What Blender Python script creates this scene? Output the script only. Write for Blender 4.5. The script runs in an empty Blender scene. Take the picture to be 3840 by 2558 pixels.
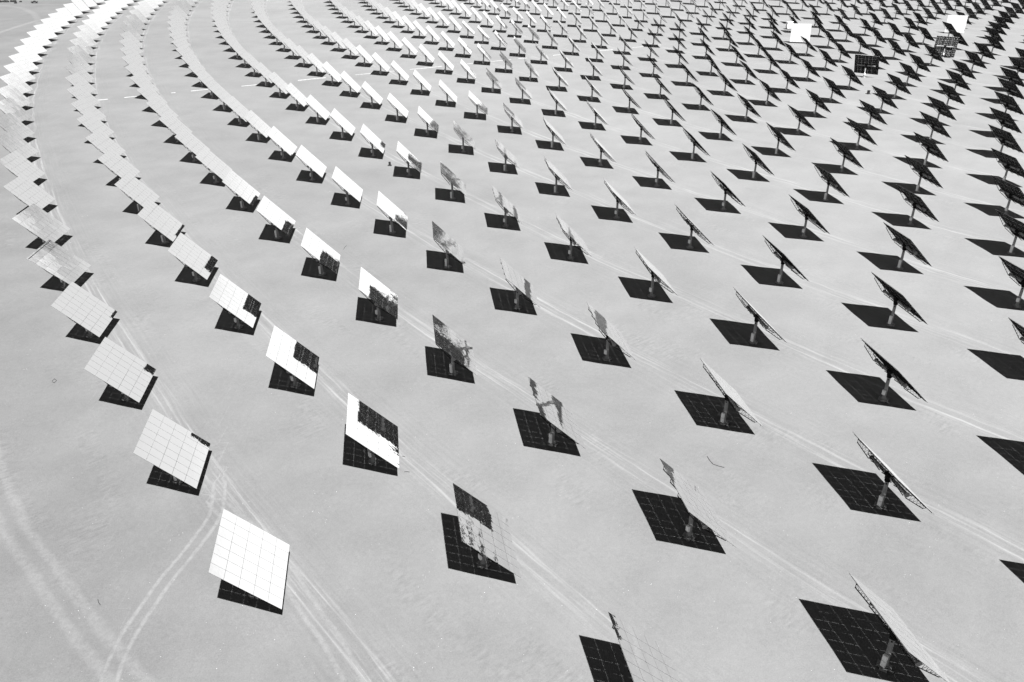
import bpy, bmesh, math, random
import numpy as np
from mathutils import Matrix, Vector

random.seed(7)
rng = np.random.default_rng(11)
scene = bpy.context.scene
COL = scene.collection

# ------------------------------------------------------------------ camera
CAM_H = 78.443
PITCH, ROLL, FPX = 0.50692, -0.00708, 3008.72
cp, sp, cr, sr = math.cos(PITCH), math.sin(PITCH), math.cos(ROLL), math.sin(ROLL)
FWD = Vector((0, cp, -sp))
RGT = Vector((cr, sr * sp, sr * cp))
UPV = Vector((-sr, cr * sp, cr * cp))
cam = bpy.data.cameras.new("camera")
cam.sensor_fit = 'HORIZONTAL'
cam.sensor_width = 36.0
cam.lens = 36.0 * FPX / 3840.0
cam.clip_start = 1.0
cam.clip_end = 60000.0
cam_o = bpy.data.objects.new("camera", cam)
COL.objects.link(cam_o)
cam_o.matrix_world = Matrix(((RGT.x, UPV.x, -FWD.x, 0), (RGT.y, UPV.y, -FWD.y, 0),
                             (RGT.z, UPV.z, -FWD.z, CAM_H), (0, 0, 0, 1)))
scene.camera = cam_o

# ------------------------------------------------------------------ sky and sun
SUN_AZ, SUN_EL = -1.13737, 1.02699          # azimuth from +x, elevation
SUN = Vector((math.cos(SUN_EL) * math.cos(SUN_AZ), math.cos(SUN_EL) * math.sin(SUN_AZ), math.sin(SUN_EL)))
world = bpy.data.worlds.new("World")
scene.world = world
world.use_nodes = True
wn = world.node_tree
bg = wn.nodes["Background"]
sky = wn.nodes.new("ShaderNodeTexSky")
sky.sky_type = 'NISHITA'
sky.sun_disc = False
sky.sun_elevation = SUN_EL
sky.sun_rotation = math.pi / 2 - SUN_AZ
sky.altitude = 1500
# black-and-white film behind a red filter: the clear sky counts by its red channel only
def wnode(kind, **kw):
    nd = wn.nodes.new(kind)
    for k, v in kw.items(): setattr(nd, k, v)
    return nd


def wmath(op, a, b, c=None):
    nd = wnode("ShaderNodeMath", operation=op)
    for i, v in enumerate((a, b, c)):
        if v is None: continue
        if isinstance(v, bpy.types.NodeSocket): wn.links.new(v, nd.inputs[i])
        else: nd.inputs[i].default_value = v
    return nd.outputs[0]


SKY_K = 1.56
sep = wnode("ShaderNodeSeparateColor")
wn.links.new(sky.outputs[0], sep.inputs[0])
clear = wmath('MULTIPLY', sep.outputs[0], 0.03)
tc = wnode("ShaderNodeTexCoord")
sxyz = wnode("ShaderNodeSeparateXYZ")
wn.links.new(tc.outputs["Generated"], sxyz.inputs[0])
elev = sxyz.outputs[2]
# dust haze thinning with height
hz = wnode("ShaderNodeValToRGB")
hz.color_ramp.interpolation = 'EASE'
stops = [(0.0, 1.15), (0.19, 1.12), (0.27, 0.83), (0.32, 0.77), (0.455, 0.74), (0.53, 0.05), (0.64, 0.0)]
while len(hz.color_ramp.elements) < len(stops): hz.color_ramp.elements.new(0.5)
for e_, (p_, v_) in zip(hz.color_ramp.elements, stops):
    e_.position = p_; e_.color = (v_ / 1.2, v_ / 1.2, v_ / 1.2, 1)
wn.links.new(elev, hz.inputs[0])
haze = wmath('MULTIPLY', hz.outputs[0], 1.2 * SKY_K)
# scattered high cloud on a level deck
den = wmath('ADD', elev, 0.12)
cmb = wnode("ShaderNodeCombineXYZ")
for i in range(3): wn.links.new(den, cmb.inputs[i])
dv = wnode("ShaderNodeVectorMath", operation='DIVIDE')
wn.links.new(tc.outputs["Generated"], dv.inputs[0]); wn.links.new(cmb.outputs[0], dv.inputs[1])
of = wnode("ShaderNodeVectorMath", operation='ADD')
wn.links.new(dv.outputs[0], of.inputs[0]); of.inputs[1].default_value = (26.765, 20.922, 0)
nz = wnode("ShaderNodeTexNoise")
nz.inputs["Scale"].default_value = 1.1; nz.inputs["Detail"].default_value = 5; nz.inputs["Roughness"].default_value = 0.5
wn.links.new(of.outputs[0], nz.inputs["Vector"])
cm = wnode("ShaderNodeMapRange", interpolation_type='SMOOTHSTEP')
wn.links.new(nz.outputs["Fac"], cm.inputs[0])
for i, v_ in enumerate((0.53, 0.62, 0.0, 1.0)): cm.inputs[1 + i].default_value = v_
low = wnode("ShaderNodeMapRange", interpolation_type='SMOOTHSTEP')
wn.links.new(elev, low.inputs[0])
for i, v_ in enumerate((0.43, 0.53, 0.0, 1.0)): low.inputs[1 + i].default_value = v_
cloud = wmath('MULTIPLY', wmath('MULTIPLY', cm.outputs[0], low.outputs[0]), 1.1 * SKY_K)
tot = wmath('ADD', wmath('MAXIMUM', haze, cloud), clear)
wn.links.new(tot, bg.inputs[0])
bg.inputs[1].default_value = 0.1

sun = bpy.data.lights.new("sun", 'SUN')
sun.energy = 5.0
sun.angle = math.radians(0.53)
sun.color = (1, 1, 1)
sun_o = bpy.data.objects.new("sun", sun)
COL.objects.link(sun_o)
sun_o.rotation_euler = SUN.to_track_quat('Z', 'Y').to_euler()
sun_o.location = (0, 0, 200)

scene.view_settings.view_transform = 'Standard'
scene.view_settings.look = 'None'
scene.view_settings.gamma = 1.0
scene.view_settings.exposure = 2.70
scene.render.engine = 'CYCLES'
scene.cycles.max_bounces = 5
scene.cycles.glossy_bounces = 4
scene.cycles.diffuse_bounces = 2
scene.cycles.caustics_reflective = False
scene.cycles.caustics_refractive = False


# ------------------------------------------------------------------ helpers
def tag(o, label=None, cat=None, group=None, kind=None):
    if label: o["label"] = label
    if cat: o["category"] = cat
    if group: o["group"] = group
    if kind: o["kind"] = kind
    return o


class MB:
    def __init__(self):
        self.v, self.f, self.m = [], [], []

    def add(self, vs, fs, mat=0):
        b = len(self.v)
        self.v += [tuple(x) for x in vs]
        self.f += [tuple(i + b for i in f) for f in fs]
        self.m += [mat] * len(fs)

    def box(self, c, s, mat=0, rot=None, mats=None):
        x, y, z = s[0] / 2, s[1] / 2, s[2] / 2
        vs = [Vector(p) for p in ((-x, -y, -z), (x, -y, -z), (x, y, -z), (-x, y, -z),
                                  (-x, -y, z), (x, -y, z), (x, y, z), (-x, y, z))]
        if rot: vs = [rot @ p for p in vs]
        c = Vector(c)
        fs = [(0, 3, 2, 1), (4, 5, 6, 7), (0, 1, 5, 4), (2, 3, 7, 6), (1, 2, 6, 5), (3, 0, 4, 7)]
        self.add([p + c for p in vs], fs, mat)
        if mats:
            for k, mm in mats.items(): self.m[len(self.m) - 6 + k] = mm

    def tube(self, p0, p1, r0, r1=None, n=8, caps=True, mat=0):
        r1 = r0 if r1 is None else r1
        p0, p1 = Vector(p0), Vector(p1)
        d = (p1 - p0).normalized()
        a = d.orthogonal().normalized(); b = d.cross(a)
        vs = []
        for p, r in ((p0, r0), (p1, r1)):
            for i in range(n):
                t = 2 * math.pi * (i + .5) / n
                vs.append(p + a * (r * math.cos(t)) + b * (r * math.sin(t)))
        fs = [(i, (i + 1) % n, n + (i + 1) % n, n + i) for i in range(n)]
        if caps: fs += [tuple(range(n - 1, -1, -1)), tuple(range(n, 2 * n))]
        self.add(vs, fs, mat)

    def merge(self, other, M):
        self.add([M @ Vector(p) for p in other.v], other.f, 0)
        self.m[-len(other.m):] = list(other.m)

    def mesh(self, name, mats, smooth=False):
        me = bpy.data.meshes.new(name)
        me.from_pydata(self.v, [], self.f)
        for mm in mats: me.materials.append(mm)
        me.polygons.foreach_set("material_index", self.m)
        if smooth: me.polygons.foreach_set("use_smooth", [True] * len(self.f))
        me.update()
        return me


def obj(name, me, parent=None, M=None):
    o = bpy.data.objects.new(name, me)
    COL.objects.link(o)
    if parent: o.parent = parent
    if M is not None: o.matrix_local = M
    return o


def empty(name, M):
    o = bpy.data.objects.new(name, None)
    o.empty_display_size = 0.5
    COL.objects.link(o)
    o.matrix_world = M
    return o


class NT:
    """tiny node-graph helper"""
    def __init__(self, name):
        self.mat = bpy.data.materials.new(name)
        self.mat.use_nodes = True
        self.t = self.mat.node_tree
        self.t.nodes.clear()
        self.out = self.t.nodes.new("ShaderNodeOutputMaterial")

    def n(self, kind, **kw):
        nd = self.t.nodes.new(kind)
        for k, v in kw.items(): setattr(nd, k, v)
        return nd

    def put(self, sock, v):
        if isinstance(v, bpy.types.NodeSocket): self.t.links.new(v, sock)
        else: sock.default_value = v

    def m(self, op, a, b=0.0, c=None):
        nd = self.n("ShaderNodeMath", operation=op)
        self.put(nd.inputs[0], a); self.put(nd.inputs[1], b)
        if c is not None: self.put(nd.inputs[2], c)
        return nd.outputs[0]

    def noise(self, vec, scale, detail=2.0, rough=0.5):
        nd = self.n("ShaderNodeTexNoise")
        self.put(nd.inputs["Vector"], vec)
        nd.inputs["Scale"].default_value = scale
        nd.inputs["Detail"].default_value = detail
        nd.inputs["Roughness"].default_value = rough
        return nd.outputs["Fac"]

    def ramp(self, v, lo, hi, a=0.0, b=1.0):
        nd = self.n("ShaderNodeMapRange", interpolation_type='SMOOTHSTEP')
        self.put(nd.inputs[0], v)
        for i, x in enumerate((lo, hi, a, b)): self.put(nd.inputs[1 + i], x)
        return nd.outputs[0]

    def comb(self, x, y, z):
        nd = self.n("ShaderNodeCombineXYZ")
        for i, v in enumerate((x, y, z)): self.put(nd.inputs[i], v)
        return nd.outputs[0]

    def attr(self, name):
        return self.n("ShaderNodeAttribute", attribute_name=name).outputs["Fac"]

    def principled(self, color, rough=0.8, metal=0.0, normal=None, spec=0.3):
        b = self.n("ShaderNodeBsdfPrincipled")
        if isinstance(color, (int, float)): color = (color, color, color, 1)
        self.put(b.inputs["Base Color"], color)
        self.put(b.inputs["Roughness"], rough)
        self.put(b.inputs["Metallic"], metal)
        b.inputs["Specular IOR Level"].default_value = spec
        if normal is not None: self.t.links.new(normal, b.inputs["Normal"])
        return b.outputs[0]

    def bump(self, h, dist, strength=1.0):
        b = self.n("ShaderNodeBump")
        b.inputs["Strength"].default_value = strength
        b.inputs["Distance"].default_value = dist
        self.t.links.new(h, b.inputs["Height"])
        return b.outputs[0]

    def done(self, sh):
        self.t.links.new(sh, self.out.inputs[0])
        return self.mat


def worn(name, base, var, rough=0.7, scale=1.5, metal=0.0, spec=0.3):
    g = NT(name)
    pos = g.n("ShaderNodeNewGeometry").outputs["Position"]
    a = g.noise(pos, scale, 4, 0.6)
    v = g.m('MULTIPLY_ADD', a, 2 * var, base - var)
    rgb = g.comb(v, v, v)
    return g.done(g.principled(rgb, rough, metal, None, spec))


# ------------------------------------------------------------------ layout of the field (arcs round the tower)
CX, CY, AIM_Z = 1215.023, 1076.368, 227.63
PH0, DEL = 216.6455, 1.0506
HP, DN = 5.6435, 0.7147                     # pivot height, mirror plane in front of the pivot
W, HH = 11.28, 10.36
RINGS = [1600.5, 1574.72, 1549.52, 1523.23, 1496.07, 1467.92, 1439.02, 1409.36, 1381.74, 1353.79, 1325.44,
         1298.87, 1270.3, 1242.0, 1216.8, 1187.0, 1159.2, 1130.3]
RINGS2 = [1102.0 - 26.0 * k for k in range(14)]
DEL2, PH2 = 1.41, 209.196
ALLR = RINGS + RINGS2


def project(p):
    d = Vector(p) - Vector((0, 0, CAM_H))
    z = d.dot(FWD)
    if z < 1: return None
    return (1920 + FPX * d.dot(RGT) / z, 1279 - FPX * d.dot(UPV) / z, z)


def aim(x, y):
    a = (Vector((CX, CY, AIM_Z)) - Vector((x, y, HP))).normalized()
    n = (a + SUN).normalized()
    return math.atan2(n.y, n.x), math.asin(n.z)


ODD = {(15, -7.5): ('toward', 9.5, 'front'), (13, -3.5): (math.radians(55), 27.0, 'back'),
       (16, -4.0): (math.radians(54), -13.0, 'upright'), (19, 'a'): ('toward', 8.0, 'pale')}
slots = []
for n, R in enumerate(ALLR):
    if n < 18:
        js = [j + 0.5 * (n % 2) for j in range(-40, 14)]
        angs = [PH0 + (j - (0.0 if n < 10 else 0.06 if n < 13 else 0.1)) * DEL for j in js]
    else:
        js = list(range(-40, 24))
        angs = [PH2 + DEL2 * (j + 0.5 * (n % 2)) for j in js]
    for j, a in zip(js, angs):
        if n == 0 and j > 2.1: continue     # the outermost arc ends here
        x, y = CX + R * math.cos(math.radians(a)), CY + R * math.sin(math.radians(a))
        pr = project((x, y, HP))
        if pr is None: continue
        slots.append([n, j, x, y, pr])
best = None
for s in slots:                              # the pale turned panel far right
    if s[0] == 19:
        b = project((s[2], s[3], 0))
        d = abs(b[0] - 3578) + abs(b[1] - 124)
        if best is None or d < best[0]: best = (d, s)
best[1][1] = 'a'

fld = []
for n, j, x, y, pr in slots:
    az, el = aim(x, y)
    az += math.radians(random.gauss(0, 0.12)); el += math.radians(random.gauss(0, 0.10))
    if n >= 6 and random.random() < 0.05:                # a few units lag behind
        az += math.radians(random.gauss(0, 2.0)); el += math.radians(random.gauss(0, 2.0))
    if (n, j) == (0, -2): az -= math.radians(2.0); el += math.radians(5.0)
    if (n, j) == (0, -3): az -= math.radians(2.0); el += math.radians(3.0)
    kind = None
    if (n, j) in ODD:
        a, e, kind = ODD[(n, j)]
        az = math.atan2(-y, -x) + 0.12 if a == 'toward' else a
        el = math.radians(e)
    nrm = Vector((math.cos(el) * math.cos(az), math.cos(el) * math.sin(az), math.sin(el)))
    px, py, dz = pr
    span = FPX * 6.5 / dz
    inview = -span < px < 3840 + span and -span < py < 2558 + span
    tocam = (Vector((0, 0, CAM_H)) - Vector((x, y, HP))).normalized()
    face = nrm.dot(tocam)
    fld.append(dict(n=n, j=j, x=x, y=y, az=az, el=el, nrm=nrm, px=px, py=py, dz=dz, span=span,
                    inview=inview, face=face, kind=kind))
vis = [h for h in fld if h['inview']]
vis.sort(key=lambda h: h['dz'])
odd = [h for h in vis if h['kind']]
own = [h for h in vis if not h['kind']][:300 - len(odd)] + odd
own_ids = set(id(h) for h in own)
rest = [h for h in fld if id(h) not in own_ids and
        (h['inview'] or (-900 < h['px'] < 4900 and -260 < h['py'] < 3600))]

# ------------------------------------------------------------------ materials
g = NT("mirror_glass")
pos = g.n("ShaderNodeNewGeometry").outputs["Position"]
wave = g.m('ADD', g.noise(pos, 0.55, 1.0), g.m('MULTIPLY', g.noise(pos, 2.0, 1.0), 0.42))
gl = g.n("ShaderNodeBsdfGlossy")
gl.inputs["Color"].default_value = (0.93, 0.93, 0.93, 1)
gl.inputs["Roughness"].default_value = 0.0
g.t.links.new(g.bump(wave, 0.0065), gl.inputs["Normal"])
dust = g.n("ShaderNodeBsdfDiffuse"); dust.inputs["Color"].default_value = (0.2, 0.2, 0.2, 1)
mx = g.n("ShaderNodeMixShader")
dn = g.noise(pos, 0.8, 4, 0.65)
lw = g.n("ShaderNodeLayerWeight"); lw.inputs[0].default_value = 0.5
graze = g.m('MULTIPLY', g.m('POWER', lw.outputs["Facing"], 9.0), 0.55)     # a dust film looks denser at a slant
g.put(mx.inputs[0], g.m('MULTIPLY', g.m('ADD', g.m('MULTIPLY', dn, 0.024), graze), g.m('ADD', dn, 0.5)))
g.t.links.new(gl.outputs[0], mx.inputs[1]); g.t.links.new(dust.outputs[0], mx.inputs[2])
M_MIRROR = g.done(mx.outputs[0])
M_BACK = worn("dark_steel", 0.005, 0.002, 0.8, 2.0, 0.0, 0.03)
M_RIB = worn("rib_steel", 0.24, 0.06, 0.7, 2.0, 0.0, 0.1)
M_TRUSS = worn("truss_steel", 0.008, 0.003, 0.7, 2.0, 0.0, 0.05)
M_GALV = worn("galvanised_steel", 0.15, 0.04, 0.5, 1.3, 0.0, 0.2)
M_CONC = worn("concrete", 0.13, 0.04, 0.9, 2.5, 0.0, 0.05)
M_BOX = worn("pale_painted_steel", 0.60, 0.06, 0.5, 2.0)
M_HOLE = worn("dark_opening", 0.004, 0.002, 0.9, 1.5, 0.0, 0.0)
M_WHITE = worn("white_concrete", 0.17, 0.05, 0.9, 0.8, 0.0, 0.05)
M_DARK = worn("dark_plastic", 0.012, 0.005, 0.7, 3.0, 0.0, 0.05)
M_STONE = worn("pale_stone", 0.20, 0.09, 0.9, 5.0, 0.0, 0.05)

# ------------------------------------------------------------------ ground
def height(x, y):
    f = np.sin if isinstance(x, np.ndarray) else math.sin
    return 0.05 * f(x * .31 + 1.3 * f(y * .17)) + 0.045 * f(y * .43 + x * .12) + 0.03 * f(.9 * x - .6 * y)


def axis(lo, hi, step, far, k=1.12):
    a = list(np.arange(lo, hi, step))
    s, x = step, a[-1]
    up = []
    while x < far:
        s *= k; x += s; up.append(x)
    s, x = step, lo
    dn_ = []
    while x > -far:
        s *= k; x -= s; dn_.append(x)
    return np.array(dn_[::-1] + a + up)


gx = axis(-150, 200, 1.6, 16000)
gy = axis(38, 330, 1.6, 16000)
X, Y = np.meshgrid(gx, gy)
fade = np.clip(1.6 - np.hypot(X - 20, Y - 200) / 500.0, 0, 1)
Z = height(X, Y) * fade
nx, ny = len(gx), len(gy)
me = bpy.data.meshes.new("ground")
verts = np.stack([X, Y, Z], -1).reshape(-1, 3)
i0 = (np.arange(ny - 1)[:, None] * nx + np.arange(nx - 1)[None]).reshape(-1)
quads = np.stack([i0, i0 + 1, i0 + nx + 1, i0 + nx], -1)
me.vertices.add(len(verts)); me.vertices.foreach_set("co", verts.reshape(-1))
me.loops.add(quads.size); me.loops.foreach_set("vertex_index", quads.reshape(-1).astype(np.int32))
me.polygons.add(len(quads)); me.polygons.foreach_set("loop_start", (np.arange(len(quads)) * 4).astype(np.int32))
me.polygons.foreach_set("use_smooth", np.ones(len(quads), dtype=bool))
me.update(calc_edges=True)
rr = np.hypot(X - CX, Y - CY).reshape(-1)
th = np.arctan2(Y - CY, X - CX).reshape(-1)
th = np.where(th < 0, th + 2 * math.pi, th)


def put_attr(name, val):
    a = me.attributes.new(name, 'FLOAT', 'POINT')
    a.data.foreach_set("value", np.ascontiguousarray(val, dtype=np.float32))


# wheel tracks follow each arc just inside its posts; coordinate = arc number, integer on the track
tr = np.array([1626.0] + [R - 5.2 for R in ALLR] + [ALLR[-1] - 31.0])
rc = np.interp(rr, tr[::-1], np.arange(len(tr))[::-1])
rc = np.where(rr > tr[0], -(rr - tr[0]) / 26.0, rc)
put_attr("ring_c", rc)
put_attr("arc_s", th * 1350.0)


def smooth_line(pts, n=60):
    p = np.array(pts, float)
    for _ in range(3):
        q = 0.75 * p[:-1] + 0.25 * p[1:]; r = 0.25 * p[:-1] + 0.75 * p[1:]
        p = np.vstack([p[:1], np.stack([q, r], 1).reshape(-1, 2), p[-1:]])
    return p


def signed_dist(pts):
    p = smooth_line(pts)
    P = verts[:, :2]
    bestd = np.full(len(P), 1e9); bests = np.zeros(len(P))
    for a, b in zip(p[:-1], p[1:]):
        d = b - a; L2 = d @ d
        if L2 < 1e-9: continue
        t = np.clip(((P - a) @ d) / L2, 0, 1)
        q = P - (a + t[:, None] * d)
        dist = np.hypot(q[:, 0], q[:, 1])
        cross = d[0] * q[:, 1] - d[1] * q[:, 0]
        better = dist < bestd
        bestd = np.where(better, dist, bestd); bests = np.where(better, np.sign(cross), bests)
    return bestd * np.where(bests == 0, 1, bests)


PATHS = {
    "d_outer": [(-330, 470), (-240, 340), (-150, 205), (-110, 140), (-77, 93.2), (-61, 77.2), (-46.5, 63.2), (-30, 50), (-10, 36)],
    "d_cross": [(-44.9, 97), (-43.0, 90), (-43.5, 86), (-45.2, 79.6), (-47.1, 70), (-47.2, 66.5), (-46.5, 61), (-44, 50)],
    "d_fan": [(-44, 92.5), (-33, 82), (-25.0, 71.0), (-20.2, 64.5), (-17.6, 60.0), (-17, 54), (-18, 46)],
    "d_road": [(-340, 540), (-342.5, 573), (-347.3, 608), (-348.5, 638), (-348, 653), (-330, 760)],
    "d_loop": [(-430, 731), (-410.7, 722), (-384, 692), (-355, 647), (-330, 600)],
    "d_lane": [(-620, 712), (-430, 731), (-386, 736), (-300, 745)],
}
for k, p in PATHS.items(): put_attr(k, np.clip(signed_dist(p), -60, 60))

g = NT("desert_soil")
pos = g.n("ShaderNodeNewGeometry").outputs["Position"]
c = g.attr("ring_c"); s = g.attr("arc_s")
wob = g.m('MULTIPLY_ADD', g.noise(g.comb(g.m('MULTIPLY', s, 0.02), c, 0.0), 1.0, 2), 2.4, -1.2)
fr = g.m('SUBTRACT', g.m('FRACT', g.m('ADD', c, 0.5)), 0.5)
t = g.m('ADD', g.m('MULTIPLY', fr, 27.0), wob)          # metres across the track
# long streaks left by tyres
st2 = g.noise(g.comb(g.m('MULTIPLY', s, 0.035), g.m('MULTIPLY', t, 1.0), g.m('ADD', c, 40.0)), 1.9, 3, 0.6)
at = g.m('ABSOLUTE', t)
rutd = g.m('ABSOLUTE', g.m('SUBTRACT', at, 1.0))
rut = g.ramp(rutd, 0.0, 0.55, 1.0, 0.0)
band = g.ramp(at, 1.0, 2.8, 1.0, 0.0)
wide = g.ramp(at, 2.0, 11.0, 1.0, 0.0)
inside = g.ramp(c, 0.4, 0.9, 0.0, 1.0)
along = g.ramp(g.noise(g.comb(g.m('MULTIPLY', s, 0.015), c, 7.0), 1.0, 1), 0.32, 0.66, 0.15, 1.0)
trk = g.m('MULTIPLY', g.m('MULTIPLY', rut, g.ramp(st2, 0.36, 0.62, 0.1, 1.0)), along)
stk = g.m('MULTIPLY', band, g.ramp(st2, 0.50, 0.68, 0.0, 0.5))
ringt = g.m('MULTIPLY', g.m('ADD', trk, stk), inside)
faint = g.m('MULTIPLY', g.m('MULTIPLY', wide, inside), g.m('SUBTRACT', st2, 0.5))
wobp = g.m('MULTIPLY_ADD', g.noise(pos, 0.12, 1), 0.7, -0.35)


def path(name, gauge, wid, amt, fuzzy=0.5):
    d = g.attr(name)
    ad = g.m('ABSOLUTE', g.m('ADD', d, wobp))
    x = g.m('ABSOLUTE', g.m('SUBTRACT', ad, gauge))
    return g.m('MULTIPLY', g.ramp(x, wid * 0.2, wid, 1.0, 0.0), amt)


extra = None
for a in (("d_outer", 1.35, 1.05, 0.42), ("d_cross", 0.85, 0.42, 0.75), ("d_fan", 1.0, 0.5, 0.5), ("d_road", 0.6, 2.0, 0.7),
          ("d_loop", 0.6, 2.8, 0.4), ("d_lane", 0.5, 2.5, 0.5)):
    p_ = path(*a)
    extra = p_ if extra is None else g.m('MAXIMUM', extra, p_)
mid = g.noise(pos, 0.085, 4, 0.6)
sml = g.noise(pos, 1.3, 3, 0.65)
grain = g.noise(pos, 6.5, 2, 0.7)
extra = g.m('MULTIPLY', extra, g.ramp(sml, 0.3, 0.65, 0.45, 1.0))
tracks = g.m('MAXIMUM', ringt, extra)
big = g.noise(pos, 0.018, 2, 0.55)
# vignette put into the soil colour, over darker untouched crust outside the field
tone = g.m('ADD', g.ramp(c, -0.6, 2.0, 0.82, 1.0), g.ramp(c, 2.5, 9.0, 0.0, 0.20))
v = g.m('MULTIPLY_ADD', g.m('SUBTRACT', big, 0.5), 0.34, tone)
v = g.m('ADD', v, g.m('MULTIPLY', g.m('SUBTRACT', mid, 0.5), 0.36))
v = g.m('ADD', v, g.m('MULTIPLY', g.m('SUBTRACT', sml, 0.5), 0.22))
v = g.m('ADD', v, g.m('MULTIPLY', g.m('SUBTRACT', grain, 0.5), 0.50))
v = g.m('ADD', v, g.m('MULTIPLY', faint, 0.30))
v = g.m('ADD', v, g.m('MULTIPLY', tracks, 0.40))
scf = g.noise(g.comb(g.m('MULTIPLY', s, 2.2), g.m('MULTIPLY', t, 0.5), 3.0), 1.0, 2, 0.6)
scm = g.ramp(g.noise(g.comb(g.m('MULTIPLY', s, 0.06), g.m('MULTIPLY', fr, 3.0), c), 1.0, 2), 0.56, 0.70, 0.0, 1.0)
v = g.m('ADD', v, g.m('MULTIPLY', g.m('MULTIPLY', g.m('SUBTRACT', scf, 0.5), scm), 0.55))
v = g.m('MULTIPLY', v, 0.06)
hgt = g.m('ADD', g.m('MULTIPLY', sml, 0.05), g.m('MULTIPLY', grain, 0.012))
M_SOIL = g.done(g.principled(g.comb(v, v, v), 0.95, 0.0, g.bump(hgt, 1.0, 0.6), 0.1))
me.materials.append(M_SOIL)
ground = bpy.data.objects.new("ground", me)
COL.objects.link(ground)
tag(ground, "pale graded desert soil with curving wheel tracks", None, None, "structure")

# ------------------------------------------------------------------ heliostat meshes
FW, FH, GAP = W / 7, HH / 5, 0.035


def facet_mb():
    m = MB()
    a, b, tk = (FW - GAP) / 2, (FH - GAP) / 2, 0.03
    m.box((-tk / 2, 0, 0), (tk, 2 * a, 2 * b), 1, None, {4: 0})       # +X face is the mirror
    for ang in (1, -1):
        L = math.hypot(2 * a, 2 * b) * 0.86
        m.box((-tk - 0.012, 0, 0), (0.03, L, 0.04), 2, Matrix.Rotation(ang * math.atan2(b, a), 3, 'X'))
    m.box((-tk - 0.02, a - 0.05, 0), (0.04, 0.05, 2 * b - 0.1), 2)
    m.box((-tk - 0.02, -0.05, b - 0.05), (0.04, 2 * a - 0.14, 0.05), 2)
    return m


def truss_mb():
    m = MB()
    xt = DN - 0.19
    m.box((xt, 0, 0), (0.10, 0.12, 9.6), 0)
    for sg in (1, -1):
        e, k = (xt - 0.38, 0, 4.45 * sg), (-0.42, 0, 0.35 * sg)
        m.tube(e, k, 0.065, 0.065, 4, False)
        m.tube((xt, 0, 4.75 * sg), e, 0.045, 0.045, 4, False)
        N = 5
        pv = Vector(e)
        for i in range(N):
            z = 4.45 - 4.0 * (i + 0.5) / N
            q = Vector((xt, 0, z * sg))
            m.tube(pv, q, 0.028, 0.028, 4, False)
            f_ = (i + 1) / N
            pv = Vector(e).lerp(Vector(k), f_)
            m.tube(q, pv, 0.028, 0.028, 4, False)
    return m


PURLIN_Z = [(k - 2) * FH + d for k in range(5) for d in (-0.62, 0.62)]


def purlin_mb():
    m = MB()
    m.box((DN - 0.085, 0, 0), (0.10, W - 0.5, 0.16), 0)
    return m


def tube_mb():
    m = MB()
    m.tube((0, -4.3, 0), (0, 4.3, 0), 0.27, 0.27, 14, True)
    return m


def flange_mb():
    m = MB()
    m.tube((0, -0.02, 0), (0, 0.08, 0), 0.40, 0.40, 14, True)
    for k in range(4):
        a = math.pi / 4 + k * math.pi / 2
        m.box((0.30 * math.cos(a), -0.06, 0.30 * math.sin(a)), (0.10, 0.16, 0.10))
    return m


def post_mb():
    m = MB()
    m.tube((0, 0, 0.1), (0, 0, 4.75), 0.315, 0.29, 16, True)
    m.tube((0, 0, 0.22), (0, 0, 0.32), 0.46, 0.46, 16, True)
    m.tube((0, 0, 2.15), (0, 0, 2.25), 0.335, 0.335, 16, True)
    return m


def found_mb():
    m = MB()
    m.tube((0, 0, -0.4), (0, 0, 0.10), 0.72, 0.68, 8, True)
    for k in range(4):
        a = k * math.pi / 2 + math.pi / 4
        m.box((0.62 * math.cos(a), 0.62 * math.sin(a), -0.05), (0.42, 0.86, 0.56), 0, Matrix.Rotation(a, 3, 'Z'))
    return m


def head_mb():
    m = MB()
    m.tube((0, 0, 4.70), (0, 0, 5.02), 0.42, 0.42, 14, True)
    m.box((0, 0, 5.32), (0.62, 0.72, 0.62))
    m.tube((0, -0.62, HP), (0, 0.62, HP), 0.36, 0.36, 14, True)
    return m


BOXA = math.radians(205)


def cbox_mb(z):
    m = MB()
    R3 = Matrix.Rotation(BOXA, 3, 'Z')
    m.box(Vector((0.46 * math.cos(BOXA), 0.46 * math.sin(BOXA), z)), (0.30, 0.52, 0.86), 0, R3)
    m.box(Vector((0.63 * math.cos(BOXA), 0.63 * math.sin(BOXA), z)), (0.03, 0.44, 0.74), 0, R3)
    return m


def port_mb():
    m = MB()
    a = math.radians(225)
    d = Vector((math.cos(a), math.sin(a), 0))
    p = d * 0.27 + Vector((0, 0, 4.35))
    m.tube(p, p + d * 0.045, 0.13, 0.13, 10, True)
    return m


fm = facet_mb()
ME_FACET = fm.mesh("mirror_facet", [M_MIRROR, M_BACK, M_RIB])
ME_TRUSS = truss_mb().mesh("truss", [M_TRUSS])
ME_PURLIN = purlin_mb().mesh("purlin", [M_TRUSS])
ME_TUBE = tube_mb().mesh("torque_tube", [M_GALV], False)
ME_FLANGE = flange_mb().mesh("tube_flange", [M_GALV])
ME_POST = post_mb().mesh("pedestal", [M_GALV])
ME_FOUND = found_mb().mesh("foundation", [M_CONC])
ME_HEAD = head_mb().mesh("drive_head", [M_BACK])
ME_BOX = cbox_mb(1.72).mesh("control_box", [M_BOX])
ME_BOX2 = cbox_mb(0.78).mesh("control_box_low", [M_BOX])
ME_PORT = port_mb().mesh("access_port", [M_HOLE])
TRUSS_Y = (-4.25, -1.45, 1.45, 4.25)


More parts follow.
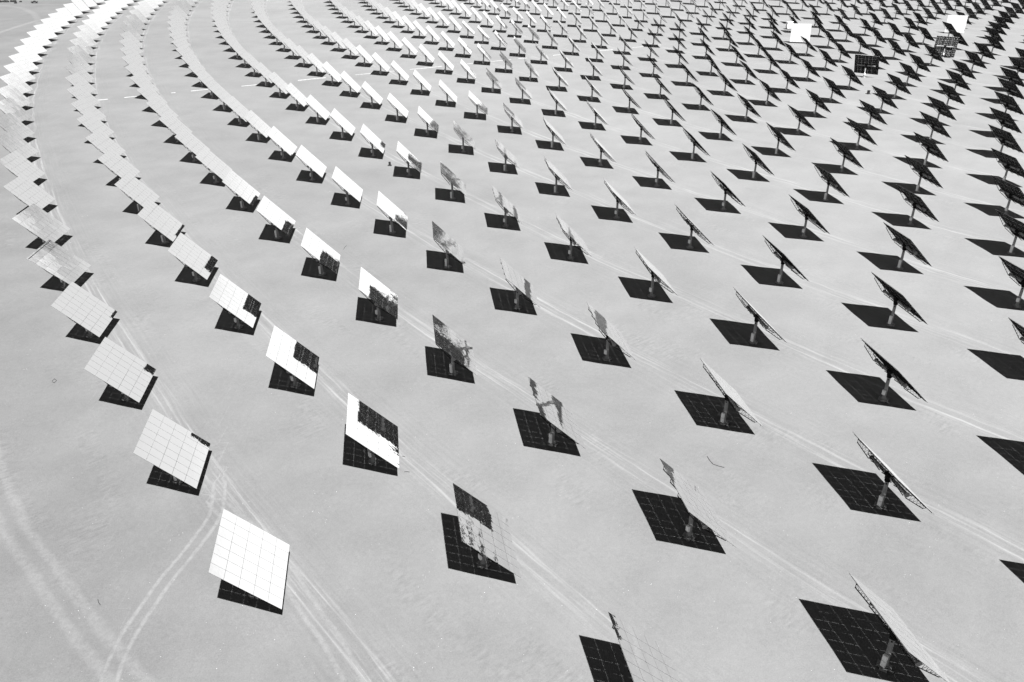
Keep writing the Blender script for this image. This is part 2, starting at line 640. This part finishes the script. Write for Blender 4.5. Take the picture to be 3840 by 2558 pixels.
def facet_mats(jit=0.10):
    out = []
    for i in range(7):
        for k in range(5):
            y, z = (i - 3) * FW, (k - 2) * FH
            J = Matrix.Rotation(math.radians(random.gauss(0, jit)), 4, 'Z') @ Matrix.Rotation(math.radians(random.gauss(0, jit)), 4, 'Y')
            out.append(Matrix.Translation((DN, y, z)) @ J)
    return out


PANELS = []
for q in range(8):
    m = MB()
    for M in facet_mats(): m.merge(fm, M)
    PANELS.append(m.mesh("mirror_panel", [M_MIRROR, M_BACK, M_RIB]))
fr_mb = MB()
for y in TRUSS_Y: fr_mb.merge(truss_mb(), Matrix.Translation((0, y, 0)))
for z in PURLIN_Z: fr_mb.merge(purlin_mb(), Matrix.Translation((0, 0, z)))
ME_FRAME = fr_mb.mesh("back_frame", [M_TRUSS])


def ordinal(k):
    if 10 <= k % 100 <= 20: return "%dth" % k
    return "%d%s" % (k, {1: 'st', 2: 'nd', 3: 'rd'}.get(k % 10, 'th'))


ODD_LABEL = {
    'front': "heliostat standing upright with pale mirror turned to camera, white trailer behind it",
    'back': "heliostat tipped back showing gridded dark underside squarely, nearer of two such",
    'upright': "heliostat stood vertical showing light grey gridded back, farther of two such",
    'pale': "heliostat with pale mirror turned to camera among far dark backs on right",
}
rows = {}
for h in sorted([h for h in vis], key=lambda h: h['dz']):
    rows.setdefault(h['n'], []).append(h)
pos_in_row = {}
for n, L in rows.items():
    for k, h in enumerate(L): pos_in_row[id(h)] = k + 1

for h in own:
    az, el = h['az'], h['el']
    base = Matrix.Translation((h['x'], h['y'], height(h['x'], h['y']))) @ Matrix.Rotation(az, 4, 'Z')
    root = empty("heliostat", base)
    if h['kind']:
        lab = ODD_LABEL[h['kind']]
    else:
        look = "pale mirror face" if h['face'] > 0.16 else ("thin edge" if h['face'] > -0.05 else "dark back")
        lab = "heliostat showing its %s, %s from near end of %s curved row from left" % (
            look, ordinal(pos_in_row[id(h)]), ordinal(h['n'] + 1))
    tag(root, lab, "heliostat", "heliostats standing in curved rows on the desert")
    obj("foundation", ME_FOUND, root)
    post = obj("pedestal", ME_POST, root)
    cb = obj("control_box", ME_BOX, root)
    near = h['dz'] < 260
    if random.random() < 0.35: obj("control_box", ME_BOX2, root)
    if near: obj("access_port", ME_PORT, post)
    obj("drive_head", ME_HEAD, root)
    PM = Matrix.Translation((0, 0, HP)) @ Matrix.Rotation(-el, 4, 'Y')
    tb = obj("torque_tube", ME_TUBE, root, PM)
    if near:
        obj("tube_flange", ME_FLANGE, tb, Matrix.Translation((0, 4.3, 0)))
        obj("tube_flange", ME_FLANGE, tb, Matrix.Translation((0, -4.3, 0)) @ Matrix.Rotation(math.pi, 4, 'Z'))
    if near:
        for y in TRUSS_Y: obj("truss", ME_TRUSS, root, PM @ Matrix.Translation((0, y, 0)))
        for z in PURLIN_Z: obj("purlin", ME_PURLIN, root, PM @ Matrix.Translation((0, 0, z)))
    else:
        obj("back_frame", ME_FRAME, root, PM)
    thick = FPX * FH / h['dz'] * abs(h['face'])
    if (thick > 8.5 and h['face'] > 0) or h['kind']:
        for q, M in enumerate(facet_mats()):
            if (h['n'], h['j']) == (0, -2) and q % 5 == 4:      # its top row of facets is canted differently
                M = M @ Matrix.Rotation(math.radians(-4.6), 4, 'Y')
            obj("mirror_facet", ME_FACET, root, PM @ M)
    else:
        tag(obj("mirror_panel", random.choice(PANELS), root, PM), kind="stuff")

# the far rest of the field as one mass
m = MB()
simple = MB()
for M in facet_mats(0.05):
    simple.merge((lambda f: f)(fm), M)
post_s = MB(); post_s.tube((0, 0, -0.2), (0, 0, 5.2), 0.31, 0.29, 6, False, 3)
tube_s = MB(); tube_s.tube((0, -4.3, 0), (0, 4.3, 0), 0.27, 0.27, 6, True, 3)
bar_s = MB()
for y in TRUSS_Y:
    bar_s.box((DN - .12, y, 0), (.08, .09, 9.6), 1)
    for sg in (1, -1): bar_s.tube((DN - .5, y, 4.45 * sg), (-.42, y, .35 * sg), .045, .045, 4, False, 1)
    for sg in (1, -1): bar_s.tube((DN - .12, y, 4.75 * sg), (DN - .5, y, 4.45 * sg), .035, .035, 4, False, 1)
asm = MB(); asm.merge(simple, Matrix()); asm.merge(tube_s, Matrix()); asm.merge(bar_s, Matrix())


def as_np(mb): return np.array(mb.v), mb.f, mb.m


av, af, am = as_np(asm); pv_, pf, pm = as_np(post_s)
V, F, MI = [], [], []
off = 0
for h in rest:
    B = Matrix.Translation((h['x'], h['y'], 0)) @ Matrix.Rotation(h['az'], 4, 'Z')
    A = np.array(B @ Matrix.Translation((0, 0, HP)) @ Matrix.Rotation(-h['el'], 4, 'Y'))
    B = np.array(B)
    V.append(av @ A[:3, :3].T + A[:3, 3]); F += [tuple(i + off for i in f) for f in af]; MI += am; off += len(av)
    V.append(pv_ @ B[:3, :3].T + B[:3, 3]); F += [tuple(i + off for i in f) for f in pf]; MI += pm; off += len(pv_)
me2 = bpy.data.meshes.new("far_heliostat_field")
me2.from_pydata(np.vstack(V).tolist(), [], F)
for mm in (M_MIRROR, M_BACK, M_RIB, M_GALV): me2.materials.append(mm)
me2.polygons.foreach_set("material_index", MI)
me2.update()
o = obj("far_heliostat_field", me2)
tag(o, "dense mass of distant heliostats crowding the top of the view", "heliostat field", None, "stuff")
print("own", len(own), "rest", len(rest), "vis", len(vis), "objects", len(bpy.data.objects))


def radial(R, idx):
    a = math.radians(PH0 + idx * DEL)
    return Vector((CX + R * math.cos(a), CY + R * math.sin(a), 0))


# ------------------------------------------------------------------ white cable-trench covers, one straight radial line
SEG = [(1569.1, 1565.0), (1558.3, 1553.1), (1538.5, 1536.5), (1529.8, 1522.0), (1507.0, 1494.2), (1480.1, 1466.1),
       (1451.0, 1430.3), (1421.9, 1403.9), (1389.5, 1363.0), (1359, 1353.3), (1336.9, 1324.0), (1308.4, 1296.6), (1283.5, 1262.6)]
for k, (r0, r1) in enumerate(SEG):
    p0, p1 = radial(r0, -9.185), radial(r1, -9.185)
    c_ = (p0 + p1) / 2
    ang = math.atan2(p1.y - p0.y, p1.x - p0.x)
    L = (p1 - p0).length
    M = Matrix.Translation((c_.x, c_.y, height(c_.x, c_.y) * 0.8)) @ Matrix.Rotation(ang, 4, 'Z')
    root = empty("trench_cover", M)
    tag(root, "white concrete trench cover strip, %s from left along the straight dashed line" % ordinal(k + 1), "trench cover",
        "white trench covers in one straight line")
    nsl = max(2, int(round(L / 2.4)))
    sl = MB(); sl.box((0, 0, 0.02), (L / nsl - 0.04, 0.45, 0.36))
    ms = sl.mesh("slab", [M_WHITE])
    for i in range(nsl):
        obj("slab", ms, root, Matrix.Translation((-L / 2 + (i + .5) * L / nsl, random.uniform(-.02, .02), 0)))


# ------------------------------------------------------------------ small things on the ground
def ground_at(px, py):
    d = FWD * FPX + RGT * (px - 1920) - UPV * (py - 1279)
    k = -CAM_H / d.z
    return Vector((d.x * k, d.y * k, 0))


def placed(name, px, py, rz=0.0):
    p = ground_at(px, py)
    return empty(name, Matrix.Translation((p.x, p.y, height(p.x, p.y) * 0.9)) @ Matrix.Rotation(rz, 4, 'Z'))


for px, py, w_, h_, lab in ((1462, 622, 0.62, 1.05, "short dark junction post beside the fourth row from left"),
                            (2324, 151, 0.66, 1.8, "dark junction post at a shadow corner near top centre"),
                            (3256, 352, 0.95, 1.35, "grey junction post standing alone between right-hand rows")):
    root = placed("junction_post", px, py, random.uniform(-.3, .3))
    tag(root, lab, "junction post", "junction posts between the rows")
    m = MB(); m.box((0, 0, 0.0), (w_ * 2.0, w_ * 1.8, 0.24)); obj("base", m.mesh("base", [M_DARK]), root)
    m = MB(); m.box((0, 0, 0.1 + h_ / 2), (w_, w_ * .8, h_)); m.box((0, -w_ * .41, 0.1 + h_ * .5), (w_ * .8, .03, h_ * .8))
    obj("cabinet", m.mesh("cabinet", [M_DARK]), root)
    m = MB(); m.box((0, 0, 0.14 + h_), (w_ * 1.12, w_ * .95, 0.07)); obj("lid", m.mesh("lid", [M_DARK]), root)

# white box trailer behind the upright mirror
root = placed("box_trailer", 2962, 110, 0.18)
tag(root, "white box trailer half hidden behind the upright pale mirror", "trailer")
m = MB(); m.box((0, 0, 2.75), (5.2, 2.5, 3.9)); obj("body", m.mesh("body", [M_BOX]), root)
m = MB(); m.box((0, 0, 0.70), (5.0, 1.2, 0.2)); m.box((-3.1, 0, 0.62), (1.4, 0.16, 0.14)); obj("chassis", m.mesh("chassis", [M_DARK]), root)
for x_ in (-1.0, 0.3):
    for y_ in (-1.12, 1.12):
        m = MB(); m.tube((x_, y_ - .14, .45), (x_, y_ + .14, .45), .45, .45, 14, True); obj("wheel", m.mesh("wheel", [M_DARK]), root)
m = MB(); m.box((2.62, 0, 2.75), (0.05, 2.3, 3.6)); obj("rear_door", m.mesh("rear_door", [M_WHITE]), root)

# dark pick-up truck on the far track, top left
root = placed("pickup_truck", 130, 12, 0.15)
tag(root, "tiny dark vehicle on the pale track in top left corner", "truck")
m = MB(); m.box((0, 0, .85), (5.2, 1.9, .62)); m.box((-1.75, 0, 1.18), (1.6, 1.8, .1)); obj("body", m.mesh("body", [M_DARK]), root)
m = MB(); m.add([(-.7, -.85, 1.16), (1.3, -.85, 1.16), (1.3, .85, 1.16), (-.7, .85, 1.16), (-.5, -.72, 1.85), (.7, -.72, 1.85), (.7, .72, 1.85), (-.5, .72, 1.85)],
                [(0, 3, 2, 1), (4, 5, 6, 7), (0, 1, 5, 4), (1, 2, 6, 5), (2, 3, 7, 6), (3, 0, 4, 7)]); obj("cab", m.mesh("cab", [M_DARK]), root)
for x_ in (-1.6, 1.6):
    for y_ in (-.9, .9):
        m = MB(); m.tube((x_, y_ - .12, .4), (x_, y_ + .12, .4), .4, .4, 12, True); obj("wheel", m.mesh("wheel", [M_DARK]), root)


def rubble(name, px, py, lx, ly, hz_, n_, lab):
    root = placed(name, px, py, 0.1)
    tag(root, lab, "rubble")
    for i in range(n_):
        bm = bmesh.new()
        bmesh.ops.create_icosphere(bm, subdivisions=2, radius=1.0)
        r_ = random.uniform(.5, 1.0)
        for v_ in bm.verts: v_.co *= random.uniform(.75, 1.15)
        mm = bpy.data.meshes.new("rock"); bm.to_mesh(mm); bm.free()
        mm.materials.append(M_DARK)
        o_ = obj("rock", mm, root, Matrix.Translation((random.uniform(-lx, lx), random.uniform(-ly, ly), hz_ * .3)) @
                 Matrix.Diagonal((lx / n_ * 2.6 * r_, ly * r_ + .6, hz_ * r_, 1)))


rubble("rubble_bank", 24, 8, 7.5, 1.2, 1.5, 16, "long low bank of dark rubble at the top left edge")
rubble("rubble_heap", 57, 13, 1.3, .8, 1.2, 4, "small dark rubble heap right of the long bank")
rubble("rubble_pile", 78, 8, 1.4, .8, 1.0, 4, "second small dark heap farther along the track")

for pts, lab in (([(196, 1428), (205, 1421), (212, 1428), (203, 1436), (196, 1431)], "loop of thin dark wire lying on soil, left side"),
                 ([(368, 2250), (370, 2261), (377, 2271)], "short curl of dark wire left of nearest mirror"),
                 ([(2652, 1712), (2661, 1727), (2674, 1742), (2695, 1750), (2716, 1755)], "long bent dark wire on open soil, lower right"),
                 ([(1508, 1710), (1519, 1712)], "short straight scrap of wire right of second-row mirror"),
                 ([(1516, 1771), (1526, 1770), (1536, 1772)], "thin scrap of wire below second-row mirror shadow"),
                 ([(1288, 938), (1292, 930), (1300, 922)], "bent scrap of wire near the third row")):
    m = MB()
    P = [ground_at(*q) for q in pts]
    for q in P: q.z = height(q.x, q.y) + 0.06
    for a_, b_ in zip(P[:-1], P[1:]): m.tube(a_, b_, 0.035, 0.035, 5, True)
    tag(obj("wire_scrap", m.mesh("wire_scrap", [M_DARK])), lab, "wire")

# pale pebbles and bits scattered over the soil
m = MB()
for _ in range(800):
    px, py = random.uniform(0, 3840), random.uniform(700, 2558)
    if random.random() > 0.35 + 0.65 * (py / 2558) ** 2: continue
    p = ground_at(px, py)
    k = random.choice((1, 1, 1, 3))
    for _ in range(k):
        q = p + Vector((random.gauss(0, .5), random.gauss(0, .5), 0))
        r_ = random.uniform(.02, .065)
        z_ = height(q.x, q.y)
        a_ = random.uniform(0, 6.28)
        vs = [(q.x + r_ * math.cos(a_ + t_) * random.uniform(.7, 1.5), q.y + r_ * math.sin(a_ + t_), z_ - .02) for t_ in (0, 1.5, 3.1, 4.6)]
        m.add(vs + [(q.x, q.y, z_ + r_ * .9)], [(0, 1, 4), (1, 2, 4), (2, 3, 4), (3, 0, 4)])
tag(obj("pebbles", m.mesh("pebbles", [M_STONE])), "scattered pale pebbles on the soil", "pebbles", None, "stuff")
